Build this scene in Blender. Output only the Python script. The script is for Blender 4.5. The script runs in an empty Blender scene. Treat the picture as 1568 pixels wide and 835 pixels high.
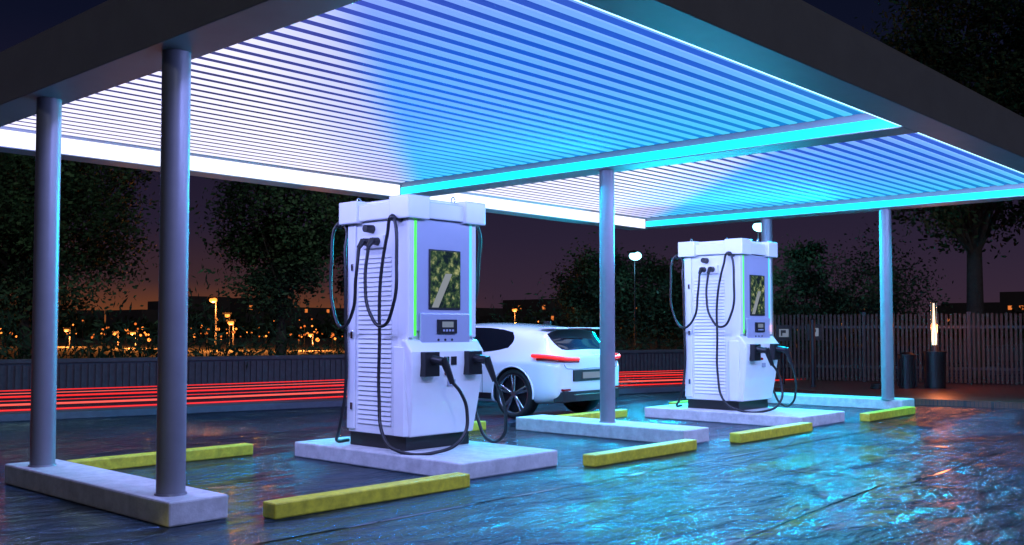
import bpy, bmesh, math, random
from mathutils import Vector, Matrix
random.seed(7)
S = bpy.context.scene
COL = S.collection
CY, SY = 0.737, 0.676
def W(a, d):            # site-plan frame (east, north) -> structure frame
    return (CY*d+SY*a, SY*d-CY*a)

# ------------------------------------------------------------ materials
def newmat(name):
    m = bpy.data.materials.new(name); m.use_nodes = True
    nt = m.node_tree
    b = nt.nodes.get('Principled BSDF')
    return m, nt, b
def pmat(name, col, rough=0.5, metal=0.0, noise=0.0, nscale=20, bump=0.0, coat=0.0, spec=None):
    m, nt, b = newmat(name)
    b.inputs['Base Color'].default_value = (*col, 1)
    b.inputs['Roughness'].default_value = rough
    b.inputs['Metallic'].default_value = metal
    b.inputs['Coat Weight'].default_value = coat
    if spec is not None: b.inputs['Specular IOR Level'].default_value = spec
    if noise or bump:
        tc = nt.nodes.new('ShaderNodeTexCoord')
        n = nt.nodes.new('ShaderNodeTexNoise'); n.inputs['Scale'].default_value = nscale
        n.inputs['Detail'].default_value = 8; n.inputs['Roughness'].default_value = .65
        nt.links.new(tc.outputs['Object'], n.inputs['Vector'])
        if noise:
            r = nt.nodes.new('ShaderNodeValToRGB')
            r.color_ramp.elements[0].position = .3; r.color_ramp.elements[1].position = .7
            r.color_ramp.elements[0].color = (*[c*(1-noise) for c in col], 1)
            r.color_ramp.elements[1].color = (*[min(1, c*(1+noise)) for c in col], 1)
            nt.links.new(n.outputs['Fac'], r.inputs['Fac'])
            nt.links.new(r.outputs['Color'], b.inputs['Base Color'])
        if bump:
            bp = nt.nodes.new('ShaderNodeBump'); bp.inputs['Strength'].default_value = bump
            bp.inputs['Distance'].default_value = .02
            nt.links.new(n.outputs['Fac'], bp.inputs['Height'])
            nt.links.new(bp.outputs['Normal'], b.inputs['Normal'])
    return m
def emat(name, col, s, sample=True):
    m, nt, b = newmat(name)
    b.inputs['Base Color'].default_value = (.02, .02, .02, 1)
    b.inputs['Emission Color'].default_value = (*col, 1)
    b.inputs['Emission Strength'].default_value = s
    if not sample: m.cycles.emission_sampling = 'NONE'
    return m

M = {}
M['steel'] = pmat('painted_steel', (.22, .22, .25), .38, .2, .06, 6)
M['beam'] = pmat('beam_paint', (.28, .275, .30), .5, 0, .08, 3)
M['concrete'] = pmat('concrete', (.54, .53, .53), .75, 0, .22, 9, .35)
M['yellow'] = pmat('yellow_paint', (.60, .52, .03), .5, 0, .30, 14, .2)
M['white'] = pmat('charger_paint', (.82, .82, .84), .22, 0, .03, 3, 0, .6)
M['panel'] = pmat('charger_panel', (.44, .46, .60), .2, .1, .03, 3, 0, .4)
M['louver'] = pmat('charger_louver', (.78, .78, .8), .4)
M['black'] = pmat('black_plastic', (.012, .012, .014), .38)
M['rubber'] = pmat('cable_rubber', (.01, .01, .012), .42)
M['darkmetal'] = pmat('dark_metal', (.03, .03, .033), .4, .5)
M['chrome'] = pmat('chrome', (.6, .6, .62), .15, 1)
M['green'] = emat('green_led', (.08, 1, .06), 1.2, False)
M['cyanled'] = emat('cyan_led', (.10, .75, 1), 1.1, False)
M['cyan'] = emat('cyan_strip', (.0, .74, 1.0), 2.6)
M['wled'] = emat('white_strip', (.88, .88, 1.0), 1.5)
M['edge'] = emat('edge_strip', (.4, .75, 1.0), 2.4)
M['edge2'] = emat('edge_strip_violet', (.7, .75, 1.0), 2.2)
M['red'] = emat('tail_red', (1, .02, .015), 1.1, False)
M['reflector'] = pmat('red_reflector', (.3, .01, .01), .2)
M['trail'] = emat('trail_red', (1, .02, .014), 1.1)
M['trail2'] = emat('trail_orange', (1, .10, .07), 1.2)
M['orange'] = emat('sodium_lamp', (1, .24, .035), 3.0, False)
M['orange_dim'] = emat('far_lamp', (1, .20, .03), 1.1, False)
M['orange2'] = emat('window_warm', (1, .25, .05), .8, False)
M['lampc'] = emat('flood_cyan', (.28, .80, 1), 5)
M['lampw'] = emat('fill_lamp_white', (.8, 1, .9), 6)  # for the added fill lamps only
M['flame'] = emat('lantern_tube', (1, .72, .48), 3.2)
M['signw'] = emat('sign_plate', (.5, .6, .8), .3, False)
M['carpaint'] = pmat('car_paint', (.82, .82, .84), .22, 0, 0, 1, 0, 1.0)
M['glass'] = pmat('tinted_glass', (.008, .009, .012), .04, 0, 0, 1, 0, .5)
M['tire'] = pmat('tire', (.012, .012, .012), .7)
M['rim'] = pmat('rim_alloy', (.35, .35, .37), .25, .9)
M['bark'] = pmat('bark', (.05, .038, .03), .9, 0, .3, 12, .4)
M['wood'] = pmat('fence_wood', (.065, .045, .037), .7, 0, .35, 7, .2)
M['wall'] = pmat('wall_concrete', (.10, .10, .13), .8, 0, .2, 8, .2)
M['bld'] = pmat('building', (.05, .045, .045), .8, 0, .2, .5)

def leafmat(name, c0, c1):
    m, nt, b = newmat(name)
    g = nt.nodes.new('ShaderNodeNewGeometry')
    r = nt.nodes.new('ShaderNodeValToRGB')
    r.color_ramp.elements[0].color = (*c0, 1); r.color_ramp.elements[1].color = (*c1, 1)
    nt.links.new(g.outputs['Random Per Island'], r.inputs['Fac'])
    nt.links.new(r.outputs['Color'], b.inputs['Base Color'])
    b.inputs['Roughness'].default_value = .7
    b.inputs['Specular IOR Level'].default_value = .12
    return m
M['leaf1'] = leafmat('foliage_dark', (.016, .030, .018), (.035, .062, .030))
M['leaf2'] = leafmat('foliage_light', (.036, .07, .036), (.075, .12, .055))

# ceiling glow: coloured light falling on slats and deck, painted as emission
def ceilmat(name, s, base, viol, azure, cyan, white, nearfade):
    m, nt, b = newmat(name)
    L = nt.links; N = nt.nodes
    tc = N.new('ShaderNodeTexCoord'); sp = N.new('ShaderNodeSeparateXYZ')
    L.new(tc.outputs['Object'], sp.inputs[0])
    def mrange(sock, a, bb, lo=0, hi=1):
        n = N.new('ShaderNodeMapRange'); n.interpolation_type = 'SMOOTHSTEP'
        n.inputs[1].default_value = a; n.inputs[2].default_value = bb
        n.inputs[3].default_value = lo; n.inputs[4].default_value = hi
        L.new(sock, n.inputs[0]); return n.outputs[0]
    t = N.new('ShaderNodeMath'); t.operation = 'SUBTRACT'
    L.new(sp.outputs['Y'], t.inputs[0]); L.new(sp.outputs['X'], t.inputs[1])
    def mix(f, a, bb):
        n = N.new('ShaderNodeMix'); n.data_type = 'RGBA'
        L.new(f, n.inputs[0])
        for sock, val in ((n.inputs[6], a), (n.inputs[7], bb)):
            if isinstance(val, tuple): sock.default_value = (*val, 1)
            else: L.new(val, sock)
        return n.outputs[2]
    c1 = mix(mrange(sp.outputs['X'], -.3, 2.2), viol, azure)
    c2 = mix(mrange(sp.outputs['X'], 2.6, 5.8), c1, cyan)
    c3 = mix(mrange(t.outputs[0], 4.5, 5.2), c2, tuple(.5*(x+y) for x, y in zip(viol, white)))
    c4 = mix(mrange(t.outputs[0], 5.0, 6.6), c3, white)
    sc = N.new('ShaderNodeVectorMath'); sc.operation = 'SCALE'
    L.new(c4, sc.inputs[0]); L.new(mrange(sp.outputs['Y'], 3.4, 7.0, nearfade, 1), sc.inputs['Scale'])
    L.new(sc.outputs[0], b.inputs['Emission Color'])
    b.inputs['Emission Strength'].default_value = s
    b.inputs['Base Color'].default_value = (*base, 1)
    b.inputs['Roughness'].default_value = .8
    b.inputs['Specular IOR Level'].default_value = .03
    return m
M['bar'] = ceilmat('ceiling_slat_glow', 1.0, (.06, .06, .08), (.24, .36, 1.0), (.14, .42, 1.0), (.07, .62, 1.0), (1.05, 1.0, 1.2), .9)  # slats are no lamps; light on them painted as emission
M['deck'] = ceilmat('ceiling_deck', 1.0, (.03, .03, .05), (.04, .07, .52), (.010, .13, .80), (.01, .26, .80), (.035, .035, .12), .7)  # deck between the slats, its lit tones painted as emission

# wet asphalt
def wetmat(name, col, pud, bumpd=.20, tint=(.36, .80, 1)):
    m, nt, b = newmat(name); L = nt.links; N = nt.nodes
    g = N.new('ShaderNodeNewGeometry')
    mp = N.new('ShaderNodeMapping'); mp.inputs['Rotation'].default_value = (0, 0, .83)
    mp.inputs['Scale'].default_value = (.5, 1.3, 1)
    L.new(g.outputs['Position'], mp.inputs['Vector'])
    n1 = N.new('ShaderNodeTexNoise'); n1.inputs['Scale'].default_value = .5
    n1.inputs['Detail'].default_value = 10; n1.inputs['Roughness'].default_value = .64
    n1.inputs['Distortion'].default_value = 1.0
    L.new(mp.outputs[0], n1.inputs['Vector'])
    pf = N.new('ShaderNodeMapRange'); pf.interpolation_type = 'SMOOTHSTEP'
    pf.inputs[1].default_value = pud-.07; pf.inputs[2].default_value = pud+.07
    L.new(n1.outputs['Fac'], pf.inputs[0])        # 1 = damp asphalt, 0 = puddle
    r = N.new('ShaderNodeMapRange'); r.inputs[3].default_value = .05; r.inputs[4].default_value = .22
    L.new(pf.outputs[0], r.inputs[0]); L.new(r.outputs[0], b.inputs['Roughness'])
    n2 = N.new('ShaderNodeTexNoise'); n2.inputs['Scale'].default_value = 60; n2.inputs['Detail'].default_value = 5
    L.new(g.outputs['Position'], n2.inputs['Vector'])
    n3 = N.new('ShaderNodeTexNoise'); n3.inputs['Scale'].default_value = 3.4; n3.inputs['Detail'].default_value = 8
    n3.inputs['Roughness'].default_value = .55; n3.inputs['Distortion'].default_value = 1.2
    L.new(mp.outputs[0], n3.inputs['Vector'])
    cr = N.new('ShaderNodeValToRGB')
    cr.color_ramp.elements[0].color = (*[c*.4 for c in col], 1)
    cr.color_ramp.elements[1].color = (*[c*1.6 for c in col], 1)
    cr.color_ramp.elements[0].position = .35; cr.color_ramp.elements[1].position = .65
    L.new(n2.outputs['Fac'], cr.inputs['Fac'])
    mx = N.new('ShaderNodeMix'); mx.data_type = 'RGBA'; mx.inputs[6].default_value = (*[c*.3 for c in col], 1)
    L.new(pf.outputs[0], mx.inputs[0]); L.new(cr.outputs['Color'], mx.inputs[7])
    L.new(mx.outputs[2], b.inputs['Base Color'])
    st = N.new('ShaderNodeMapRange'); st.inputs[3].default_value = .45; st.inputs[4].default_value = 1.0
    L.new(pf.outputs[0], st.inputs[0])
    b1 = N.new('ShaderNodeBump'); b1.inputs['Distance'].default_value = bumpd
    L.new(st.outputs[0], b1.inputs['Strength']); L.new(n3.outputs['Fac'], b1.inputs['Height'])
    b2 = N.new('ShaderNodeBump'); b2.inputs['Distance'].default_value = .010
    s2 = N.new('ShaderNodeMapRange'); s2.inputs[3].default_value = .0; s2.inputs[4].default_value = .45
    L.new(pf.outputs[0], s2.inputs[0]); L.new(s2.outputs[0], b2.inputs['Strength'])
    L.new(n2.outputs['Fac'], b2.inputs['Height']); L.new(b1.outputs['Normal'], b2.inputs['Normal'])
    L.new(b2.outputs['Normal'], b.inputs['Normal'])
    b.inputs['IOR'].default_value = 1.6
    b.inputs['Specular IOR Level'].default_value = .8
    b.inputs['Specular Tint'].default_value = (*tint, 1)
    return m
M['asphalt'] = wetmat('wet_asphalt', (.010, .028, .050), .50)
M['road'] = wetmat('wet_road', (.012, .013, .018), .55, .05, (1, 1, 1))
M['joint'] = pmat('joint_sealant', (.006, .007, .009), .12)

def brickmat():
    m, nt, b = newmat('brick_paving'); L = nt.links; N = nt.nodes
    g = N.new('ShaderNodeNewGeometry')
    br = N.new('ShaderNodeTexBrick'); br.inputs['Scale'].default_value = 4
    br.inputs['Color1'].default_value = (.16, .05, .03, 1); br.inputs['Color2'].default_value = (.10, .04, .03, 1)
    br.inputs['Mortar'].default_value = (.03, .025, .025, 1)
    L.new(g.outputs['Position'], br.inputs['Vector']); L.new(br.outputs['Color'], b.inputs['Base Color'])
    b.inputs['Roughness'].default_value = .35
    return m
M['brick'] = brickmat()
def screenmat():
    m, nt, b = newmat('advert_screen'); L = nt.links; N = nt.nodes
    tc = N.new('ShaderNodeTexCoord')
    n = N.new('ShaderNodeTexNoise'); n.inputs['Scale'].default_value = 14; n.inputs['Detail'].default_value = 9
    n.inputs['Roughness'].default_value = .7
    L.new(tc.outputs['Object'], n.inputs['Vector'])
    r = N.new('ShaderNodeValToRGB'); e = r.color_ramp.elements
    e[0].position = .42; e[0].color = (.003, .012, .012, 1); e[1].position = .68; e[1].color = (.55, .55, .22, 1)
    k = e.new(.53); k.color = (.04, .09, .03, 1)
    L.new(n.outputs['Fac'], r.inputs['Fac'])
    sp = N.new('ShaderNodeSeparateXYZ'); L.new(tc.outputs['Object'], sp.inputs[0])
    ma = N.new('ShaderNodeMath'); ma.operation = 'MULTIPLY_ADD'; ma.inputs[1].default_value = -.55
    L.new(sp.outputs['Z'], ma.inputs[0]); L.new(sp.outputs['X'], ma.inputs[2])
    ad = N.new('ShaderNodeMath'); ad.operation = 'ADD'; ad.inputs[1].default_value = .87
    L.new(ma.outputs[0], ad.inputs[0])
    ab = N.new('ShaderNodeMath'); ab.operation = 'ABSOLUTE'; L.new(ad.outputs[0], ab.inputs[0])
    lt = N.new('ShaderNodeMath'); lt.operation = 'LESS_THAN'; lt.inputs[1].default_value = .045
    L.new(ab.outputs[0], lt.inputs[0])
    lo = N.new('ShaderNodeMath'); lo.operation = 'LESS_THAN'; lo.inputs[1].default_value = 1.68
    L.new(sp.outputs['Z'], lo.inputs[0])
    mu = N.new('ShaderNodeMath'); mu.operation = 'MULTIPLY'; L.new(lt.outputs[0], mu.inputs[0]); L.new(lo.outputs[0], mu.inputs[1])
    mx = N.new('ShaderNodeMix'); mx.data_type = 'RGBA'; mx.inputs[7].default_value = (.3, .33, .36, 1)
    L.new(mu.outputs[0], mx.inputs[0]); L.new(r.outputs['Color'], mx.inputs[6])
    L.new(mx.outputs[2], b.inputs['Emission Color']); b.inputs['Emission Strength'].default_value = .8
    b.inputs['Base Color'].default_value = (.01, .01, .01, 1); b.inputs['Roughness'].default_value = .1
    m.cycles.emission_sampling = 'NONE'
    return m
M['screen'] = screenmat()

# ------------------------------------------------------------ builder
class MB:
    def __init__(s): s.v = []; s.f = []; s.m = []; s.mats = []; s.sm = []
    def mi(s, mat):
        if mat not in s.mats: s.mats.append(mat)
        return s.mats.index(mat)
    def add(s, vs, fs, mat, smooth=False):
        o = len(s.v); s.v += [tuple(v) for v in vs]; k = s.mi(mat)
        for f in fs: s.f.append([o+i for i in f]); s.m.append(k); s.sm.append(smooth)
    def box(s, x0, x1, y0, y1, z0, z1, mat, R=None):
        vs = [Vector((x, y, z)) for z in (z0, z1) for y in (y0, y1) for x in (x0, x1)]
        if R is not None: vs = [R @ v for v in vs]
        s.add(vs, [(0, 2, 3, 1), (4, 5, 7, 6), (0, 1, 5, 4), (2, 6, 7, 3), (0, 4, 6, 2), (1, 3, 7, 5)], mat)
    def prism(s, pts, z0, z1, mat):
        n = len(pts)
        vs = [(x, y, z0) for x, y in pts]+[(x, y, z1) for x, y in pts]
        fs = [tuple(range(n))[::-1], tuple(range(n, 2*n))]+[(i, (i+1) % n, n+(i+1) % n, n+i) for i in range(n)]
        s.add(vs, fs, mat)
    def cone(s, p0, p1, r0, r1, mat, n=12, caps=True):
        p0 = Vector(p0); p1 = Vector(p1); ax = (p1-p0).normalized()
        u = ax.orthogonal().normalized(); w = ax.cross(u)
        vs = []
        for p, r in ((p0, r0), (p1, r1)):
            for i in range(n):
                t = 2*math.pi*i/n; vs.append(p+u*(r*math.cos(t))+w*(r*math.sin(t)))
        s.add(vs, [(i, (i+1) % n, n+(i+1) % n, n+i) for i in range(n)], mat, True)
        if caps: s.add(vs, [tuple(range(n))[::-1], tuple(range(n, 2*n))], mat)
    def sphere(s, c, r, mat, n=10, sz=1):
        vs = []; fs = []
        for j in range(n+1):
            ph = math.pi*j/n
            for i in range(n*2):
                t = math.pi*i/n
                vs.append((c[0]+r*math.sin(ph)*math.cos(t), c[1]+r*math.sin(ph)*math.sin(t), c[2]+r*sz*math.cos(ph)))
        for j in range(n):
            for i in range(n*2):
                a = j*2*n+i; b = j*2*n+(i+1) % (2*n)
                fs.append((a, a+2*n, b+2*n, b))
        s.add(vs, fs, mat, True)
    def obj(s, name, parent=None, loc=(0, 0, 0), rot=0, bevel=0, seg=2):
        me = bpy.data.meshes.new(name); me.from_pydata(s.v, [], s.f)
        for m in s.mats: me.materials.append(m)
        me.polygons.foreach_set('material_index', s.m)
        me.polygons.foreach_set('use_smooth', s.sm); me.update()
        o = bpy.data.objects.new(name, me); COL.objects.link(o)
        o.location = loc; o.rotation_euler = (0, 0, rot)
        if parent: o.parent = parent
        if bevel:
            b = o.modifiers.new('bevel', 'BEVEL'); b.width = bevel; b.segments = seg; b.limit_method = 'ANGLE'
            b.angle_limit = math.radians(40)
        return o
def empty(name, loc=(0, 0, 0), rot=0):
    e = bpy.data.objects.new(name, None); COL.objects.link(e); e.location = loc; e.rotation_euler = (0, 0, rot)
    e.empty_display_size = .2
    return e
def tube(name, pts, r, mat, parent=None, cyclic=False, taper=False):
    cu = bpy.data.curves.new(name, 'CURVE'); cu.dimensions = '3D'; cu.bevel_depth = r; cu.bevel_resolution = 4
    cu.resolution_u = 10; cu.use_fill_caps = True
    sp = cu.splines.new('BEZIER'); sp.bezier_points.add(len(pts)-1); sp.use_cyclic_u = cyclic
    for b, p in zip(sp.bezier_points, pts):
        b.co = p; b.handle_left_type = b.handle_right_type = 'AUTO'
    if taper: sp.bezier_points[-1].radius = .1
    cu.materials.append(mat)
    o = bpy.data.objects.new(name, cu); COL.objects.link(o)
    if parent: o.parent = parent
    return o

# ------------------------------------------------------------ ground & road
b = MB(); b.add([(-300, -300, 0), (500, -300, 0), (500, 500, 0), (-300, 500, 0)], [(0, 1, 2, 3)], M['asphalt']); b.obj('ground')
RA = math.atan2(-.263, .965)
def road_strip(name, n0, n1, z0, z1, mat, s0=-150, s1=250):
    b = MB()
    if z0 is None: b.add([(s0, n0, z1), (s1, n0, z1), (s1, n1, z1), (s0, n1, z1)], [(0, 1, 2, 3)], mat)
    else: b.box(s0, s1, n0, n1, z0, z1, mat)
    return b.obj(name, rot=RA, bevel=0.01 if z0 is not None else 0)
road_strip('pavement', 15.5, 16.1, 0, .1, M['wall'], -60, 17)
road_strip('road', 16.1, 22.3, None, .004, M['road'])
b = MB()
def strip(p, q, w):
    p = Vector((*p, .004)); q = Vector((*q, .004)); n = (q-p).cross(Vector((0, 0, 1))).normalized()*w/2
    b.add([p-n, q-n, q+n, p+n], [(0, 1, 2, 3)], M['joint'])
strip((-4, 5.2), (30, 5.2), .03); strip((8.4, -6), (8.4, 5.17), .025); strip((8.4, 5.23), (8.4, 12), .025); strip((14.6, -4), (14.6, 5.17), .025)
strip((2.2, -6), (2.2, 5.17), .025); strip((4.0, 3.0), (8.36, 3.35), .02); strip((8.44, 3.2), (14.5, 3.4), .02); strip((11.2, 3.42), (11.35, 5.17), .02)
b.obj('asphalt_joints')
b = MB()
b.box(-60, 60, 22.75, 22.95, 0, .58, M['wall'])
x = -40
while x < 45:
    b.box(x, x+.06, 22.70, 22.752, .02, .54, M['wall']); x += .14
b.box(-60, 60, 22.66, 23.0, .582, .66, M['wall'])
b.obj('retaining_wall', rot=RA)
b = MB(); b.add([(-200, 23.0, .3), (260, 23.0, .3), (260, 400, .3), (-200, 400, .3)], [(0, 1, 2, 3)],
      pmat('grass_soil', (.07, .07, .05), .9, 0, .3, 2)); b.obj('terrain', rot=RA)
tr = empty('light_trails', rot=RA)
k = 0
for n, z, r, mt in ((16.0, .12, .012, 'trail'), (16.25, .10, .007, 'trail'), (17.0, .13, .016, 'trail2'), (17.15, .18, .007, 'trail'),
                  (18.3, .17, .015, 'trail'), (18.55, .21, .007, 'trail2'), (19.6, .2, .009, 'trail')):
    k += 1
    tube('trail_%d' % k, [(-40, n+random.uniform(-.1, .1), z), (-5, n+.06, z+.02), (3, n-.03, z), (10, n+.05, z+.02), (14, n+.03, z+.01), (17.2, n+.02, z), (18.2, n, z)], r, M[mt], tr, taper=True)
poly = [W(*p) for p in ((5.0, 21.2), (6.6, 17.2), (9, 15.6), (20, 11.5), (26, 19), (7, 24.5))]
b = MB(); b.prism(poly, 0, .1, M['brick']); b.obj('brick_pavement')

# ------------------------------------------------------------ islands and stops
def island(x0, x1, y0, y1, h, name='concrete_island'):
    b = MB(); b.box(x0, x1, y0, y1, 0, h, M['concrete']); return b.obj(name, bevel=.014, seg=2)
island(3.30, 3.74, 6.06, 8.80, .165)
island(9.45, 9.98, 6.07, 8.60, .165)
island(15.8, 16.32, 6.1, 8.70, .165)
island(5.98, 7.26, 6.06, 8.48, .15, 'charger_plinth')
island(12.05, 13.35, 5.95, 8.42, .15, 'charger_plinth')
def stop(x0, x1, y):
    b = MB(); b.box(x0, x1, y-.075, y+.075, 0, .112, M['yellow'])
    b.obj('wheel_stop', bevel=.012, seg=2)
for x0, x1, y in ((3.92, 5.8, 5.85), (3.92, 5.78, 8.98), (7.42, 9.2, 5.82), (7.42, 9.2, 8.95), (10.25, 11.95, 8.72),
                (10.05, 11.85, 5.78), (13.6, 15.3, 5.78), (13.6, 15.3, 8.95)):
    stop(x0, x1, y)

# ------------------------------------------------------------ canopy
can = empty('charging_canopy')
ZB = 3.22; ZT = 3.66
X0, X1, X2, X3, X4 = 3.27, 3.64, 9.47, 9.84, 15.62
X5 = 16.0
Y0, Y1, Y2, Y3 = 3.26, 3.60, 10.86, 11.2
b = MB()
b.box(X0, X1, Y0, Y3, ZB, ZT, M['beam'])
b.box(X4, X5, Y0, Y3, ZB, ZT, M['beam'])
b.box(X1+.001, X4-.001, Y0, Y1, ZB+.001, ZT-.001, M['beam'])
b.box(X1+.001, X4-.001, Y2, Y3, ZB-.03, ZT-.001, M['beam'])
b.box(X2, X3, Y1+.001, Y2-.001, ZB+.002, ZT-.05, M['beam'])
b.obj('beams', can, bevel=.006)
b = MB(); b.box(X0+.05, X5-.05, Y0+.05, Y3-.05, ZT+.002, ZT+.06, M['beam']); b.obj('roof', can)
for nm, xa, xb in (('a', X1, X2), ('b', X3, X4)):
    L_ = xb-xa
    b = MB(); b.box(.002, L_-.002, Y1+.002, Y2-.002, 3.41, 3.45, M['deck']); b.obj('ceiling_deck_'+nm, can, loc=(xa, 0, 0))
    b = MB(); y = Y1+.09  # ceiling slats, carrying the painted glow
    while y < Y2-.13:
        w0, w1 = .092, .082
        vs = []
        for xx in (.01, L_-.05):
            vs += [(xx, y, 3.409), (xx, y+w0, 3.409), (xx, y+.5*(w0+w1), 3.398), (xx, y+.5*(w0-w1), 3.398)]
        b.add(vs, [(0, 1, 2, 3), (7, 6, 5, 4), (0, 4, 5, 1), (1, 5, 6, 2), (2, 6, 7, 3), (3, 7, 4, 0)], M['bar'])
        y += .195
    b.obj('glow_slats_'+nm, can, loc=(xa, 0, 0))
b = MB()
b.box(X2-.03, X2-.001, Y1+.03, Y2-.03, 3.235, 3.33, M['cyan'])
b.box(X4-.03, X4-.001, Y1+.03, Y2-.03, 3.235, 3.33, M['cyan'])
b.obj('cyan_led_strip', can)
b = MB()
b.box(X1+.03, X2-.04, Y2-.02, Y2-.001, 3.20, 3.37, M['wled'])
b.box(X3+.03, X4-.04, Y2-.02, Y2-.001, 3.20, 3.37, M['wled'])
b.obj('white_led_strip', can)
b = MB()
b.box(X1+.03, X2-.04, Y1+.001, Y1+.02, 3.225, 3.25, M['edge'])
b.box(X3+.03, X4-.04, Y1+.001, Y1+.02, 3.225, 3.25, M['edge'])
b.box(X1+.001, X1+.02, Y1+.03, Y2-.03, 3.235, 3.25, M['edge2'])
b.box(X3+.001, X3+.02, Y1+.03, Y2-.03, 3.235, 3.25, M['edge2'])
b.obj('edge_led_strip', can)
b = MB()
for (x, y, r) in ((3.47, 6.35, .097), (3.47, 8.45, .097), (9.68, 7.3, .092), (15.85, 6.35, .095), (15.85, 8.45, .095)):
    b.cone((x, y, .166), (x, y, ZB), r, r, M['steel'], 32, False)
    b.cone((x, y, .166), (x, y, .178), r+.012, r+.008, M['steel'], 32)
b.obj('support_posts', can)

# ------------------------------------------------------------ chargers
def charger(loc):
    e = empty('ev_charging_station', loc)
    wm = M['white']
    b = MB()
    b.box(-.43, .41, -.40, .43, 0, .13, M['black'])
    b.obj('plinth', e, bevel=.008)
    b = MB()
    b.box(-.43, .45, -.42, .46, .13, 2.2, wm)
    b.box(-.452, -.43, .34, .462, .16, 2.18, wm)
    b.box(-.452, -.43, -.30, -.44, .16, 2.18, wm)
    b.obj('cabinet', e, bevel=.01)
    b = MB()
    pr = [(-.40, .131), (-.47, .131), (-.52, .45), (-.56, .80), (-.56, .93), (-.47, 1.04), (-.40, 1.05)]
    vs = []
    for (yy, zz) in pr:
        f = min(1, max(0, (zz-.13)/.7)); vs.append((-.44-.06*f, yy, zz))
    for (yy, zz) in pr:
        f = min(1, max(0, (zz-.13)/.7)); vs.append((.40+.06*f, yy, zz))
    n = len(pr)
    fs = [tuple(range(n)), tuple(range(n, 2*n))[::-1]]+[(i, n+i, n+(i+1) % n, (i+1) % n) for i in range(n)]
    b.add(vs, fs, wm)
    b.obj('lower_housing', e, bevel=.02, seg=3)
    b = MB()
    b.prism([(-.50, -.30), (-.432, -.22), (-.432, -.45), (-.50, -.45)][::-1], .14, .98, wm)
    b.obj('side_wing', e, bevel=.01)
    b = MB()
    b.box(-.35, .36, -.455, -.419, 1.12, 2.19, M['panel'])
    b.box(-.32, .33, -.49, -.455, .98, 1.30, M['panel'])
    b.box(-.45, -.375, -.455, -.419, 1.06, 2.19, wm)
    b.box(.385, .452, -.455, -.419, 1.06, 2.19, wm)
    b.obj('front_panel', e, bevel=.014, seg=3)
    b = MB()
    b.box(-.373, -.357, -.460, -.42, 1.08, 2.17, M['green'])
    b.obj('green_status_strip', e)
    b = MB()
    b.box(.367, .383, -.460, -.42, 1.08, 2.17, M['cyanled'])
    b.obj('cyan_status_strip', e)
    b = MB()
    b.box(-.20, .22, -.470, -.454, 1.33, 1.91, M['darkmetal']); b.obj('screen_bezel', e, bevel=.008)
    b = MB(); b.box(-.185, .205, -.4735, -.4702, 1.35, 1.895, M['screen']); b.obj('screen', e)
    b = MB()
    b.box(-.12, .13, -.512, -.489, 1.10, 1.235, M['black'])
    b.box(-.07, .08, -.5145, -.5125, 1.16, 1.215, M['signw'])
    for i in range(4): b.box(-.06+i*.04, -.035+i*.04, -.515, -.512, 1.12, 1.14, M['panel'])
    b.obj('card_reader', e, bevel=.003)
    b = MB()
    for i in range(3): b.cone((-.1+i*.09, -.489, 1.04), (-.1+i*.09, -.496, 1.04), .012, .012, M['darkmetal'], 12)
    b.box(-.09, -.03, -.570, -.558, .80, .88, M['black'])
    b.box(.0, .07, -.570, -.558, .80, .88, M['black'])
    b.cone((-.06, -.555, .72), (-.06, -.575, .72), .02, .016, M['reflector'], 12)
    b.box(-.03, .07, -.552, -.546, .60, .66, M['panel'])
    b.obj('buttons', e)
    b = MB()
    b.box(-.485, .485, -.485, .50, 2.20, 2.36, wm)
    for sx in (-1, 1):
        for sy in (-1, 1):
            cx = sx*.38; cy = sy*.385
            b.box(cx-.14, cx+.14, cy-.14, cy+.14, 2.185, 2.405, wm)
    b.box(-.40, .40, -.40, .40, 2.36, 2.40, wm)
    b.obj('cap', e, bevel=.012, seg=2)
    for i, (cx, cy) in enumerate(((-.2, -.1), (.2, -.38), (.3, .3), (-.38, .38))):
        tube('eye_bolt_%d' % i, [(cx-.025, cy, 2.41), (cx, cy, 2.45), (cx+.025, cy, 2.41), (cx, cy, 2.395)], .006, M['chrome'], e, True)
    b = MB()
    z = .22
    while z < 1.86:
        vs = []
        for yy in (.30, -.19):
            vs += [(-.431, yy, z), (-.444, yy, z+.004), (-.431, yy, z+.036)]
        b.add(vs, [(0, 1, 2), (5, 4, 3), (0, 3, 4, 1), (1, 4, 5, 2)], M['louver'])
        z += .046
    z = .22
    while z < 2.0:
        vs = []
        for yy in (-.3, .3):
            vs += [(.451, yy, z), (.465, yy, z+.004), (.451, yy, z+.036)]
        b.add(vs, [(0, 1, 2), (5, 4, 3), (0, 3, 4, 1), (1, 4, 5, 2)], M['louver'])
        z += .046
    b.obj('louvers', e)
    b = MB()
    for z in (.35, 1.05, 1.72): b.box(-.468, -.45, .36, .39, z, z+.07, M['chrome'])
    b.box(-.466, -.43, -.10, .22, 1.93, 2.05, M['louver'])
    b.obj('hinges_and_socket_plate', e, bevel=.004)
    b = MB()
    for yy, zz in ((.12, 1.99), (-.02, 1.99), (.10, 2.12)):
        b.cone((-.43, yy, zz), (-.53, yy, zz), .042, .036, M['black'], 16)
        if zz < 2.1:
            b.cone((-.53, yy, zz+.01), (-.585, yy, zz-.06), .034, .022, M['black'], 12)
    for (p, q) in (((-.43, -.35, 2.17), (-.56, -.35, 2.19)), ((-.40, .46, 2.17), (-.44, .60, 2.19)), ((.45, -.30, 2.17), (.58, -.30, 2.19))):
        b.cone(p, q, .02, .02, M['black'], 12)
        b.sphere(q, .035, M['black'], 6)
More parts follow.
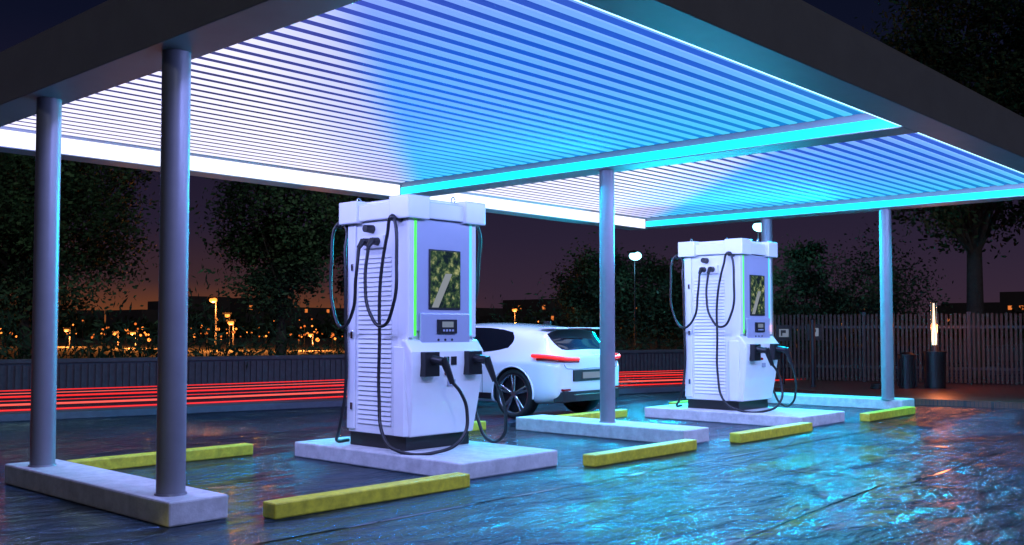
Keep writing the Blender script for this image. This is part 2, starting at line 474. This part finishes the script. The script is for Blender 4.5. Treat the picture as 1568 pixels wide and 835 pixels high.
    for cx in (-.30, .27):
        b.box(cx-.09, cx+.09, -.63, -.54, .70, .93, M['black'])
        b.cone((cx, -.60, .86), (cx+.02, -.76, .84), .045, .04, M['black'], 14)
        b.cone((cx+.02, -.75, .87), (cx+.09, -.80, .64), .042, .026, M['black'], 14)
    b.obj('connectors_and_holsters', e, bevel=.006)
    R = .0165
    c = M['rubber']
    tube('cable_1', [(-.58, .12, 1.94), (-.60, .14, 1.65), (-.58, .22, 1.3), (-.55, .42, 1.16), (-.52, .60, 1.35), (-.5, .66, 1.8), (-.46, .60, 2.21), (-.44, .54, 2.2),
                     (-.47, .48, 1.9), (-.48, .45, 1.2), (-.48, .45, .5), (-.50, .52, .12), (-.46, .60, .03), (-.3, .62, .02)], R, c, e)
    tube('cable_2', [(-.58, -.02, 1.94), (-.60, .0, 1.6), (-.60, -.07, 1.3), (-.58, -.22, 1.17), (-.58, -.38, 1.35), (-.57, -.42, 1.8), (-.56, -.37, 2.18), (-.55, -.32, 2.21), (-.53, -.24, 2.05),
                     (-.52, -.13, 1.6), (-.52, -.12, 1.0), (-.53, -.13, .5), (-.58, -.25, .15), (-.62, -.50, .03), (-.45, -.80, .02), (-.18, -.90, .14), (-.10, -.88, .38), (-.14, -.84, .55), (-.21, -.80, .65)], R, c, e)
    tube('cable_3', [(.36, -.80, .65), (.46, -.80, .48), (.56, -.76, .25), (.58, -.68, .06), (.52, -.6, .03), (.48, -.45, .25), (.49, -.32, .8), (.52, -.2, 1.15), (.62, -.22, 1.3), (.66, -.28, 1.8), (.60, -.31, 2.2), (.56, -.28, 2.2), (.5, -.2, 1.9), (.5, .0, 1.3)], R, c, e)
    return e
charger((6.65, 7.45, .15))
charger((12.80, 7.45, .15))

# ------------------------------------------------------------ car
def car(loc, sc, rot=0):
    e = empty('parked_car', loc, rot); e.scale = (sc, sc, sc)
    st = [(-.02, .74, .38, .80, .76, .96, .70, 1.03, .55),
          (.06, .88, .30, .87, .87, 1.04, .80, 1.13, .62),
          (.26, .94, .25, .92, .93, 1.10, .83, 1.33, .63),
          (.36, .95, .24, .92, .94, 1.11, .84, 1.46, .64),
          (.95, .962, .22, .92, .955, 1.11, .86, 1.53, .66),
          (1.8, .945, .20, .87, .94, 1.05, .87, 1.58, .67),
          (2.6, .94, .20, .84, .93, 1.01, .87, 1.57, .66),
          (3.2, .94, .20, .84, .93, .98, .85, 1.42, .62),
          (3.75, .945, .22, .85, .93, .97, .83, 1.05, .64),
          (4.3, .90, .24, .78, .86, .88, .72, .93, .5),
          (4.6, .76, .30, .66, .7, .74, .55, .8, .4),
          (4.68, .6, .36, .58, .55, .66, .45, .70, .3)]
    rings = []
    for (y, w, zb, zs, ws, zbl, wb, zr, wr) in st:
        h = [(0, zb), (w*.88, zb), (w*.985, zb+.08), (w, (zb+zs)/2), (ws, zs), (wb, zbl), (wr+.03, zr-.08 if zr-zbl > .12 else zr-.02), (wr*.7, zr-.015), (0, zr)]
        ring = [(x, y, z) for x, z in h] + [(-x, y, z) for x, z in h[-2:0:-1]]
        rings.append(ring)
    n = len(rings[0])
    P, G = M['carpaint'], M['glass']
    vs = [p for r in rings for p in r]
    paint = []; glass = []
    for i in range(len(rings)-1):
        for j in range(n):
            f = (i*n+j, i*n+(j+1) % n, (i+1)*n+(j+1) % n, (i+1)*n+j)
            jj = j if j < 8 else n-1-j
            g = False
            if jj == 5 and 4 <= i <= 7: g = True
            if jj in (6, 7) and i in (1, 2): g = True
            if jj in (6, 7) and i == 7: g = True
            (glass if g else paint).append(f)
    paint.append(tuple(range(n))[::-1]); paint.append(tuple(range((len(rings)-1)*n, len(rings)*n)))
    me = bpy.data.meshes.new('body')
    me.from_pydata(vs, [], paint+glass); me.materials.append(P); me.materials.append(G)
    me.polygons.foreach_set('material_index', [0]*len(paint)+[1]*len(glass))
    me.polygons.foreach_set('use_smooth', [True]*len(me.polygons))
    bm = bmesh.new(); bm.from_mesh(me); bmesh.ops.recalc_face_normals(bm, faces=bm.faces)
    cl = bm.edges.layers.float.new('crease_edge')
    for ed in bm.edges:
        ms = {f.material_index for f in ed.link_faces}
        a, c2 = ed.verts[0].index, ed.verts[1].index
        if len(ms) == 2: ed[cl] = .7
        elif a//n == c2//n == 0: ed[cl] = .35
        elif a % n == c2 % n and (a % n in (4, n-4)): ed[cl] = .55
        elif a//n == c2//n == 3 and a % n in (6, 7, 8, 9, 10): ed[cl] = .8
    bm.to_mesh(me); bm.free()
    o = bpy.data.objects.new('body', me); COL.objects.link(o)
    sb = o.modifiers.new('s', 'SUBSURF'); sb.levels = 3; sb.render_levels = 3
    wy = (.87, 3.86); cutm = M['black']
    cuts = []
    for y in wy:
        c = MB(); c.cone((-1.2, y, .40), (1.2, y, .40), .445, .445, cutm, 40)
        cc = c.obj('cut'); cuts.append(cc)
        bo = o.modifiers.new('b', 'BOOLEAN'); bo.operation = 'DIFFERENCE'; bo.object = cc; bo.solver = 'EXACT'
        try: bo.material_mode = 'TRANSFER'
        except Exception: pass
    dg = bpy.context.evaluated_depsgraph_get()
    me2 = bpy.data.meshes.new_from_object(o.evaluated_get(dg))
    o.modifiers.clear(); o.data = me2; o.parent = e
    for cc in cuts: bpy.data.objects.remove(cc)
    b = MB(); b.box(-.70, .70, .3, 4.3, .28, .70, M['black']); b.obj('underbody', e)
    q = .40/.37
    for k2, (sx, y) in enumerate(((-1, .87), (1, .87), (-1, 3.86), (1, 3.86))):
        b = MB(); xo = sx*.935; xi = sx*.70; zc = .40
        prof = [(xi, .30), (xi, .355), (xi+sx*.02, .37), (xo-sx*.02, .37), (xo, .352), (xo, .30), (xo-sx*.03, .29)]
        N2 = 40; vs = []; fs = []
        for (xx, r) in prof:
            for i in range(N2):
                t = 2*math.pi*i/N2; vs.append((xx, y+q*r*math.cos(t), zc+q*r*math.sin(t)))
        for a in range(len(prof)-1):
            for i in range(N2): fs.append((a*N2+i, a*N2+(i+1) % N2, (a+1)*N2+(i+1) % N2, (a+1)*N2+i))
        b.add(vs, fs, M['tire'], True)
        b.cone((xo-sx*.08, y, zc), (xo-sx*.10, y, zc), .30, .30, M['black'], 32)
        vs = []; fs = []
        for (xx, r) in ((xo-sx*.005, .302), (xo-sx*.002, .283), (xo-sx*.05, .275)):
            for i in range(N2):
                t = 2*math.pi*i/N2; vs.append((xx, y+q*r*math.cos(t), zc+q*r*math.sin(t)))
        for a in range(2):
            for i in range(N2): fs.append((a*N2+i, a*N2+(i+1) % N2, (a+1)*N2+(i+1) % N2, (a+1)*N2+i))
        b.add(vs, fs, M['rim'], True)
        for s5 in range(5):
            for dlt in (-.13, .13):
                t = 2*math.pi*s5/5+.3
                t2 = t+dlt
                p0 = Vector((xo-sx*.03, y+.05*math.cos(t), zc+.05*math.sin(t)))
                p1 = Vector((xo-sx*.015, y+.305*math.cos(t2), zc+.305*math.sin(t2)))
                b.cone(p0, p1, .032, .022, M['rim'], 6)
        b.cone((xo-sx*.05, y, zc), (xo-sx*.008, y, zc), .06, .045, M['rim'], 16)
        b.obj('wheel_%d' % k2, e)
        pts = [(sx*.948, y+.45*math.cos(t), .40+.45*math.sin(t)) for t in [math.radians(a) for a in range(-8, 189, 14)]]
        tube('arch_lip_%d' % k2, pts, .014, P, e)
    for sx in (-1, 1):
        sd = 'l' if sx < 0 else 'r'
        tube('tail_lamp_'+sd, [(sx*.93, .46, 1.03), (sx*.905, .16, 1.02), (sx*.81, .015, 1.0), (sx*.62, -.02, .985), (sx*.34, -.025, .975)], .030, M['red'], e)
        tube('tail_trim_'+sd, [(sx*.93, .36, .975), (sx*.896, .15, .975), (sx*.80, .01, .955), (sx*.62, -.02, .942), (sx*.34, -.025, .935)], .020, M['reflector'], e)
        b = MB(); b.box(sx*.93-.10, sx*.93+.10, 3.2, 3.3, 1.0, 1.12, P); b.obj('mirror', e, bevel=.03)
    b = MB()
    b.box(-.48, .48, -.045, .05, .62, .80, M['black'])
    b.box(-.26, .26, -.055, -.046, .66, .76, M['signw'])
    b.prism([(-.82, .10), (-.74, -.03), (-.45, -.06), (.45, -.06), (.74, -.03), (.82, .10)], .30, .46, M['black'])
    b.box(-.50, .50, -.065, -.061, .40, .415, M['chrome'])
    for sx in (-1, 1):
        b.box(sx*.66-.09, sx*.66+.09, -.05, .0, .475, .505, M['reflector'])
    b.obj('rear_bumper_parts', e, bevel=.015)
    b = MB(); b.box(-.62, .62, .22, .60, 1.455, 1.485, P); b.obj('roof_spoiler', e, bevel=.012, seg=3)
    b = MB(); b.box(-.3, .3, .205, .222, 1.46, 1.475, M['reflector']); b.obj('brake_light', e)
    b = MB(); b.box(-.956, -.946, 1.35, 3.35, .30, .40, M['black']); b.box(.946, .956, 1.35, 3.35, .30, .40, M['black']); b.obj('sill_trim', e)
    b = MB(); b.box(-.02, .02, .85, 1.0, 1.53, 1.59, M['black']); b.obj('antenna_fin', e, bevel=.008)
    for yy in (1.55, 2.45, 3.35):
        tube('shut_line_%d' % int(yy*10), [(-.945, yy, .98), (-.952, yy, .7), (-.945, yy, .38)], .004, M['black'], e)
    tube('hatch_line', [(-.70, .0, .93), (-.66, -.03, .84), (-.55, -.04, .82), (0, -.045, .82), (.55, -.04, .82), (.66, -.03, .84), (.70, .0, .93)], .004, M['black'], e)
    return e
car((11.42, 8.92, 0), .885)

# ------------------------------------------------------------ trees
def tree_mesh(name, h, r, zc0, n_cl, per, leaf=.13, seed=1):
    rnd = random.Random(seed)
    b = MB()
    zt = zc0+.25*(h-zc0)
    b.cone((0, 0, 0), (rnd.uniform(-.1, .1), rnd.uniform(-.1, .1), zt), .022*h, .014*h, M['bark'], 9, False)
    cls = []
    hc = (h-zc0)/2
    for i in range(n_cl):
        while True:
            p = Vector((rnd.uniform(-1, 1), rnd.uniform(-1, 1), rnd.uniform(-1, 1)))
            if .2 < p.length < 1: break
        q = Vector((p.x*r*.85, p.y*r*.85, zc0+hc+p.z*hc*.88))
        cls.append((q, rnd.uniform(.20, .40)*min(r, 2.6), rnd.random() > .5))
        if i % 2 == 0:
            s0 = Vector((0, 0, zt*rnd.uniform(.6, 1)))
            mid = s0.lerp(q, .5)+Vector((0, 0, .05*h*rnd.uniform(0, .6)))
            b.cone(s0, mid, .008*h, .004*h, M['bark'], 5, False); b.cone(mid, q, .004*h, .0015*h, M['bark'], 5, False)
    for q, cr, lt in cls:
        vs = []; fs = []
        for i in range(per):
            d = Vector((rnd.gauss(0, 1), rnd.gauss(0, 1), rnd.gauss(0, .75)))*cr*.55
            c = q+d
            u = Vector((rnd.gauss(0, 1), rnd.gauss(0, 1), rnd.gauss(0, 1))).normalized()
            v = u.orthogonal().normalized()
            s = leaf*rnd.uniform(.5, 1.2)
            o = len(vs)
            vs += [c-u*s*.5, c+v*s*.36, c+u*s*.5, c-v*s*.36]; fs.append((o, o+1, o+2, o+3))
        b.add(vs, fs, M['leaf2'] if lt else M['leaf1'])
    return b.obj(name)
def tree(name, a, d, h, r, zc0, n_cl=46, per=230, leaf=.15, seed=1):
    o = tree_mesh(name, h, r, zc0, n_cl, per, leaf, seed); x, y = W(a, d); o.location = (x, y, .0 if a > 6 else .3); return o
tree('broadleaf_tree', -13.2, 27, 8.2, 3.3, .9, 120, 360, .145, 1)
tree('broadleaf_tree', -17.5, 31, 8.2, 3.3, .9, 70, 260, .18, 12)
tree('broadleaf_tree', -6.6, 28.5, 7.6, 2.1, 1.2, 85, 330, .145, 3)
tree('broadleaf_tree', -4.4, 31.5, 6.6, 1.9, 1.4, 60, 260, .16, 4)
tree('small_tree', 3.0, 36, 4.1, 1.6, .4, 60, 240, .14, 5)
tree('small_tree', 5.4, 36.5, 3.8, 1.9, .3, 60, 240, .14, 6)
tree('small_tree', 8.9, 30, 4.0, 1.35, .5, 46, 210, .13, 7)
tree('small_tree', 10.6, 29, 3.9, 2.0, 1.0, 60, 90, .11, 8)
tree('broadleaf_tree', 12.6, 27.0, 11.5, 3.5, 3.2, 130, 280, .17, 9)
tree('broadleaf_tree', 16.8, 27, 12.0, 3.4, 3.2, 100, 250, .18, 10)
b = MB(); rnd = random.Random(3)
for mt, cnt in (('leaf1', 16000), ('leaf2', 2500)):
    vs = []; fs = []
    for i in range(cnt):
        s = rnd.uniform(-16, 34); n = rnd.gauss(24.2, .5)
        top = 1.2+.45*math.sin(s*1.3)+.4*math.sin(s*3.1+1)
        c = Vector((s, n, .3+abs(rnd.gauss(0, .5))*top))
        u = Vector((rnd.gauss(0, .5), rnd.gauss(0, .5), rnd.gauss(0, 1))).normalized(); v = u.orthogonal().normalized()
        L_ = rnd.uniform(.1, .3); o = len(vs)
        vs += [c-u*L_*.5, c+v*L_*.16, c+u*L_*.5, c-v*L_*.16]; fs.append((o, o+1, o+2, o+3))
    b.add(vs, fs, M[mt])
b.obj('hedge', rot=RA)
b = MB()
for mt, cnt in (('leaf1', 14000),):
    vs = []; fs = []
    for i in range(cnt):
        a = rnd.uniform(-70, 70); d = rnd.gauss(105, 3)
        top = 2.4+.9*math.sin(a*.35)+.6*math.sin(a*.93+1)
        c = Vector((*W(a, d), min(top, abs(rnd.gauss(0, .45))*top)+.3))
        u = Vector((rnd.gauss(0, 1), rnd.gauss(0, 1), rnd.gauss(0, 1))).normalized(); v = u.orthogonal().normalized()
        L_ = rnd.uniform(.4, .9); o = len(vs)
        vs += [c-u*L_*.5, c+v*L_*.4, c+u*L_*.5, c-v*L_*.4]; fs.append((o, o+1, o+2, o+3))
    b.add(vs, fs, M[mt])
b.obj('distant_treeline')

# ------------------------------------------------------------ distant city
rnd = random.Random(11)
b = MB()
for i in range(26):
    a = rnd.uniform(-75, 75); d = rnd.uniform(120, 160); x, y = W(a, d); w = rnd.uniform(4, 12); h = rnd.uniform(2.5, 6)
    b.box(x-w/2, x+w/2, y-w/2, y+w/2, 0, h, M['bld'])
    for zz in [1+1.3*k for k in range(int(h/1.4))]:
        t = -w/2+.5
        while t < w/2-.8:
            if rnd.random() < .2: b.box(x+t, x+t+.45, y-w/2-.04, y-w/2-.01, zz, zz+.5, M['orange2'])
            if rnd.random() < .2: b.box(x-w/2-.04, x-w/2-.01, y+t, y+t+.45, zz, zz+.5, M['orange2'])
            t += 1.3
b.obj('distant_buildings')
b = MB(); rnd = random.Random(23)
for i in range(120):
    d = rnd.uniform(55, 100)
    a = d*(rnd.choice((-.49, -.43, -.375, -.31, -.285, -.21, -.19))+rnd.gauss(0, .022) if i < 100 else rnd.uniform(-.05, .10))
    z = .5+abs(rnd.gauss(0, .6)); x, y = W(a, d)
    b.cone((x, y, 0), (x, y, z), .03, .02, M['darkmetal'], 6)
    b.sphere((x, y, z+.05), rnd.choice((.04, .05, .06, .07, .11)), M['orange'] if rnd.random() < .45 else M['orange_dim'], 5)
b.obj('distant_town_lights')
def slamp(a, d, z, r, mat, arm=.6, energy=0, col=(1, .30, .06), pr=.03):
    x, y = W(a, d); e = empty('street_or_fill_lamp', (x, y, 0))  # covers visible street lamps and the two added fill lamps
    b = MB(); b.cone((0, 0, 0), (0, 0, z+.15), pr+z*.006, pr, M['darkmetal'], 8)
    b.cone((0, 0, z+.15), (-arm*.7, -arm*.6, z+.1), .025, .025, M['darkmetal'], 6)
    b.box(-arm*.7-.18, -arm*.7+.18, -arm*.6-.1, -arm*.6+.1, z+r*.4, z+r*.4+.08, M['darkmetal'])
    b.obj('pole', e)
    b = MB(); b.sphere((-arm*.7, -arm*.6, z), r, mat, 8, .7); b.obj('lamp_head', e)
    if energy:
        l = bpy.data.lights.new('bulb', 'POINT'); l.energy = energy; l.color = col; l.shadow_soft_size = r*1.2
        lo = bpy.data.objects.new('bulb', l); COL.objects.link(lo); lo.parent = e; lo.location = (-arm*.7, -arm*.6, z-.35)
slamp(4.1, 33, 3.69, .21, M['lampc'], .3, 60, (.2, .65, 1), .012)
slamp(7.1, 28.5, 4.20, .21, M['lampc'], .3, 50, (.2, .65, 1), .012)
slamp(-9.9, 21.3, 6.2, .16, M['lampw'], .9, 130, (.7, 1, .85), .03)  # hidden fill lamp, added to brighten the left trees
slamp(-2.75, 25.6, 6.8, .16, M['lampw'], .9, 130, (.65, .95, 1), .03)  # second added fill lamp for the trees, head out of sight
for (a, d, z, r, en) in ((-13.4, 45, 2.57, .17, 900), (-13.2, 46.5, 1.9, .13, 0), (-12.6, 45, 1.55, .14, 600), (0.2, 60, 2.4, .15, 300),
                    (-18.9, 50, 1.05, .13, 1200), (-19.8, 50, 1.02, .10, 0), (-17.3, 50, 1.0, .11, 0), (-9.0, 45, 1.0, .12, 900), (-24, 54, 1.2, .13, 900),
                    (12.6, 44, 1.3, .16, 260), (12.2, 46, 1.25, .12, 0), (15.2, 46, 1.5, .10, 0)):
    slamp(a, d, z, r, M['orange'], .4, en)

# ------------------------------------------------------------ fence on the right
A = Vector((6.0, 23.4)); B = Vector((19.0, 17.0)); dv = (B-A); Lf = dv.length; dv.normalize()
xa, ya = W(*A); xb, yb = W(*B); ang = math.atan2(yb-ya, xb-xa)
b = MB(); t = 0; i = 0
while t < Lf:
    b.box(t, t+.05, -.015, .015, .12, 1.62+.01*math.sin(i*1.7), M['wood']); t += .09; i += 1
    if i % 24 == 0: b.box(t-.02, t+.06, .045, .12, .1, 1.66, M['darkmetal'])
b.box(0, Lf, .016, .044, .40, .46, M['darkmetal']); b.box(0, Lf, .016, .044, 1.30, 1.36, M['darkmetal'])
b.obj('wooden_fence', loc=(xa, ya, 0), rot=ang)
def bin_(a, d, r, h):
    x, y = W(a, d); b = MB()
    b.cone((0, 0, .1), (0, 0, .1+h*.9), r*.93, r, M['black'], 24); b.cone((0, 0, .1+h*.9), (0, 0, .1+h*.94), r*1.06, r*1.06, M['darkmetal'], 24)
    b.cone((0, 0, .1+h*.94), (0, 0, .1+h), r*.9, r*.5, M['black'], 24)
    for k in range(14):
        t = k*2*math.pi/14; b.box(-.012, .012, r*.97, r+.012, .14, .05+h*.9, M['darkmetal'], Matrix.Rotation(t, 4, 'Z'))
    return b.obj('litter_bin', loc=(x, y, 0))
bin_(7.95, 20, .17, .72)
x, y = W(8.55, 20.1); e = empty('lantern_pedestal', (x, y, .1))
b = MB(); b.cone((0, 0, 0), (0, 0, .7), .20, .22, M['black'], 28); b.cone((0, 0, .7), (0, 0, .74), .235, .235, M['darkmetal'], 28)
b.cone((0, 0, .74), (0, 0, .86), .09, .06, M['darkmetal'], 20); b.cone((0, 0, 1.72), (0, 0, 1.76), .055, .03, M['darkmetal'], 16)
for k in range(4):
    t = k*math.pi/2+.4; b.cone((.055*math.cos(t), .055*math.sin(t), .86), (.055*math.cos(t), .055*math.sin(t), 1.72), .007, .007, M['chrome'], 6)
b.obj('base', e)
b = MB()
pts = [(0, .865, .035), (0, .98, .045), (0, 1.10, .042), (0, 1.22, .026), (0, 1.45, .020), (0, 1.71, .014)]
for p, q in zip(pts, pts[1:]): b.cone((p[0], 0, p[1]), (q[0], 0, q[1]), p[2], q[2], M['flame'], 12, False)
b.obj('light_tube', e)
l = bpy.data.lights.new('lantern_light', 'POINT'); l.energy = 45; l.color = (1, .22, .06); l.shadow_soft_size = .12
lo = bpy.data.objects.new('lantern_light', l); COL.objects.link(lo); lo.parent = e; lo.location = (-.05, -.12, 1.2)
def sign(a, d, z, w, h):
    x, y = W(a, d); b = MB(); b.cone((0, 0, 0), (0, 0, z+h/2), .03, .03, M['darkmetal'], 10)
    b.box(-w/2, w/2, -.06, -.02, z-h/2, z+h/2, M['black']); b.box(-w*.3, w*.3, -.064, -.0605, z-h*.25, z+h*.25, M['signw'])
    b.box(-w*.2, -w*.1, -.068, -.0645, z-h*.18, z+h*.18, M['black']); b.box(-w*.1, w*.12, -.068, -.0645, z, z+h*.18, M['black'])
    b.obj('parking_sign', loc=(x, y, 0), rot=-math.radians(47.5))
sign(6.35, 20.9, 1.22, .30, .34)
sign(5.85, 21.4, 1.2, .34, .34)
x, y = W(6.15, 20.3); b = MB(); b.cone((0, 0, 0), (0, 0, 1.45), .05, .05, M['darkmetal'], 16); b.sphere((0, 0, 1.45), .055, M['darkmetal'], 8); b.obj('bollard_post', loc=(x, y, 0))
x, y = W(7.3, 19.8); e = empty('hose_coil', (x, y, .12))
for k in range(3): tube('coil_%d' % k, [(.2*math.cos(t)+.02*k, .13*math.sin(t), .03*k) for t in [i*math.pi/4 for i in range(8)]], .018, M['rubber'], e, True)
x, y = W(-4.5, 5.7); e = empty('bollard_light', (x, y, 0))
b = MB(); b.cone((0, 0, 0), (0, 0, .7), .07, .07, M['darkmetal'], 20); b.cone((0, 0, .82), (0, 0, .9), .085, .07, M['darkmetal'], 20); b.obj('column', e)
b = MB(); b.cone((0, 0, .701), (0, 0, .819), .06, .06, M['orange'], 20); b.obj('lens', e)
l = bpy.data.lights.new('bulb', 'SPOT'); l.energy = 400; l.color = (1, .85, .12); l.shadow_soft_size = .08; l.spot_size = math.radians(80); l.spot_blend = .9
lo = bpy.data.objects.new('bulb', l); COL.objects.link(lo); lo.parent = e; lo.location = (.15, -.12, .8)
gx, gy = W(-3.4, 5.5)
lo.rotation_euler = Vector((gx-x-.15, gy-y+.12, -.8)).to_track_quat('-Z', 'Y').to_euler()

# ------------------------------------------------------------ canopy LED luminaires
def area(name, loc, dirv, long_axis, ln, wd, en, col):
    l = bpy.data.lights.new(name, 'AREA'); l.shape = 'RECTANGLE'; l.size = ln; l.size_y = wd; l.energy = en; l.color = col
    o = bpy.data.objects.new(name, l); COL.objects.link(o)
    z = -Vector(dirv).normalized(); x = Vector(long_axis).normalized(); y = z.cross(x).normalized(); x = y.cross(z)
    o.matrix_world = Matrix.Translation(loc) @ Matrix((x, y, z)).transposed().to_4x4()
    o.parent = can
    return o
ym = (Y1+Y2)/2; Ly = Y2-Y1-.2
area('led_luminaire_1', (X1+.035, ym, 3.235), (1, 0, -1.0), (0, 1, 0), Ly, .03, 250, (.31, .36, 1))
area('led_luminaire_2', (X3+.035, ym, 3.235), (1, 0, -1.0), (0, 1, 0), Ly, .03, 290, (.31, .38, 1))
area('led_luminaire_3', ((X1+X2)/2, Y1+.035, 3.235), (0, 1, -1.0), (1, 0, 0), 5.6, .03, 170, (.33, .41, 1))
area('led_luminaire_4', ((X3+X4)/2, Y1+.035, 3.235), (0, 1, -1.0), (1, 0, 0), 5.6, .03, 210, (.33, .43, 1))
area('led_luminaire_5', (X2-.045, ym, 3.235), (-1, -.4, -1.0), (0, 1, 0), Ly, .05, 520, (.0, .56, 1))
area('led_luminaire_6', (X4-.045, ym, 3.235), (-1, -.4, -.8), (0, 1, 0), Ly, .05, 1700, (.0, .64, 1))
sun = bpy.data.lights.new('fill_sun', 'SUN'); sun.energy = .25; sun.angle = math.radians(.5); sun.color = (.85, .88, 1)  # unseen fill, added to lift the dark beam fascias
so = bpy.data.objects.new('fill_sun', sun); COL.objects.link(so)
so.rotation_euler = Vector((.45, .75, -.42)).to_track_quat('-Z', 'Y').to_euler()

# ------------------------------------------------------------ world
w = bpy.data.worlds.new('World'); S.world = w; w.use_nodes = True
nt = w.node_tree; N = nt.nodes; L = nt.links
bg = N['Background']
tc = N.new('ShaderNodeTexCoord'); sp = N.new('ShaderNodeSeparateXYZ'); L.new(tc.outputs['Generated'], sp.inputs[0])
def ramp(stops):
    r = N.new('ShaderNodeValToRGB'); el = r.color_ramp.elements
    el[0].position = stops[0][0]; el[0].color = (*stops[0][1], 1); el[1].position = stops[-1][0]; el[1].color = (*stops[-1][1], 1)
    for p, c in stops[1:-1]:
        k = el.new(p); k.color = (*c, 1)
    L.new(sp.outputs['Z'], r.inputs['Fac']); return r.outputs['Color']
cool = ramp([(0, (.045, .022, .032)), (.03, (.034, .019, .037)), (.09, (.021, .014, .035)), (.18, (.009, .009, .026)), (.28, (.0035, .005, .017)), (.45, (.0015, .0025, .009))])
warm = ramp([(0, (.30, .078, .016)), (.02, (.14, .042, .018)), (.045, (.045, .020, .024)), (.10, (.018, .012, .030)), (.28, (.004, .005, .018)), (.45, (.0015, .0025, .009))])
dp = N.new('ShaderNodeVectorMath'); dp.operation = 'DOT_PRODUCT'; L.new(tc.outputs['Generated'], dp.inputs[0])
gx, gy = W(-.36, .93); dp.inputs[1].default_value = (gx, gy, 0)
fm = N.new('ShaderNodeMapRange'); fm.interpolation_type = 'SMOOTHSTEP'; fm.inputs[1].default_value = .93; fm.inputs[2].default_value = .99
L.new(dp.outputs['Value'], fm.inputs[0])
mx = N.new('ShaderNodeMix'); mx.data_type = 'RGBA'; L.new(fm.outputs[0], mx.inputs[0]); L.new(cool, mx.inputs[6]); L.new(warm, mx.inputs[7])
sky = N.new('ShaderNodeTexSky'); sky.sky_type = 'NISHITA'; sky.sun_disc = False; sky.sun_elevation = math.radians(-4); sky.sun_rotation = math.radians(60)
sk = N.new('ShaderNodeVectorMath'); sk.operation = 'SCALE'; sk.inputs['Scale'].default_value = .006; L.new(sky.outputs[0], sk.inputs[0])
ad = N.new('ShaderNodeVectorMath'); ad.operation = 'ADD'; L.new(mx.outputs[2], ad.inputs[0]); L.new(sk.outputs[0], ad.inputs[1])
L.new(ad.outputs[0], bg.inputs['Color']); bg.inputs['Strength'].default_value = 1.0

# ------------------------------------------------------------ camera
cam = bpy.data.cameras.new('camera'); co = bpy.data.objects.new('camera', cam); COL.objects.link(co)
co.location = (0, 0, 1.3); co.rotation_euler = (math.radians(92.3), 0, math.radians(-47.5))
cam.sensor_width = 36; cam.lens = 34.9; cam.shift_y = .0156; cam.clip_end = 2000; cam.clip_start = .05
S.camera = co
S.view_settings.view_transform = 'Standard'; S.view_settings.look = 'None'; S.view_settings.exposure = 0
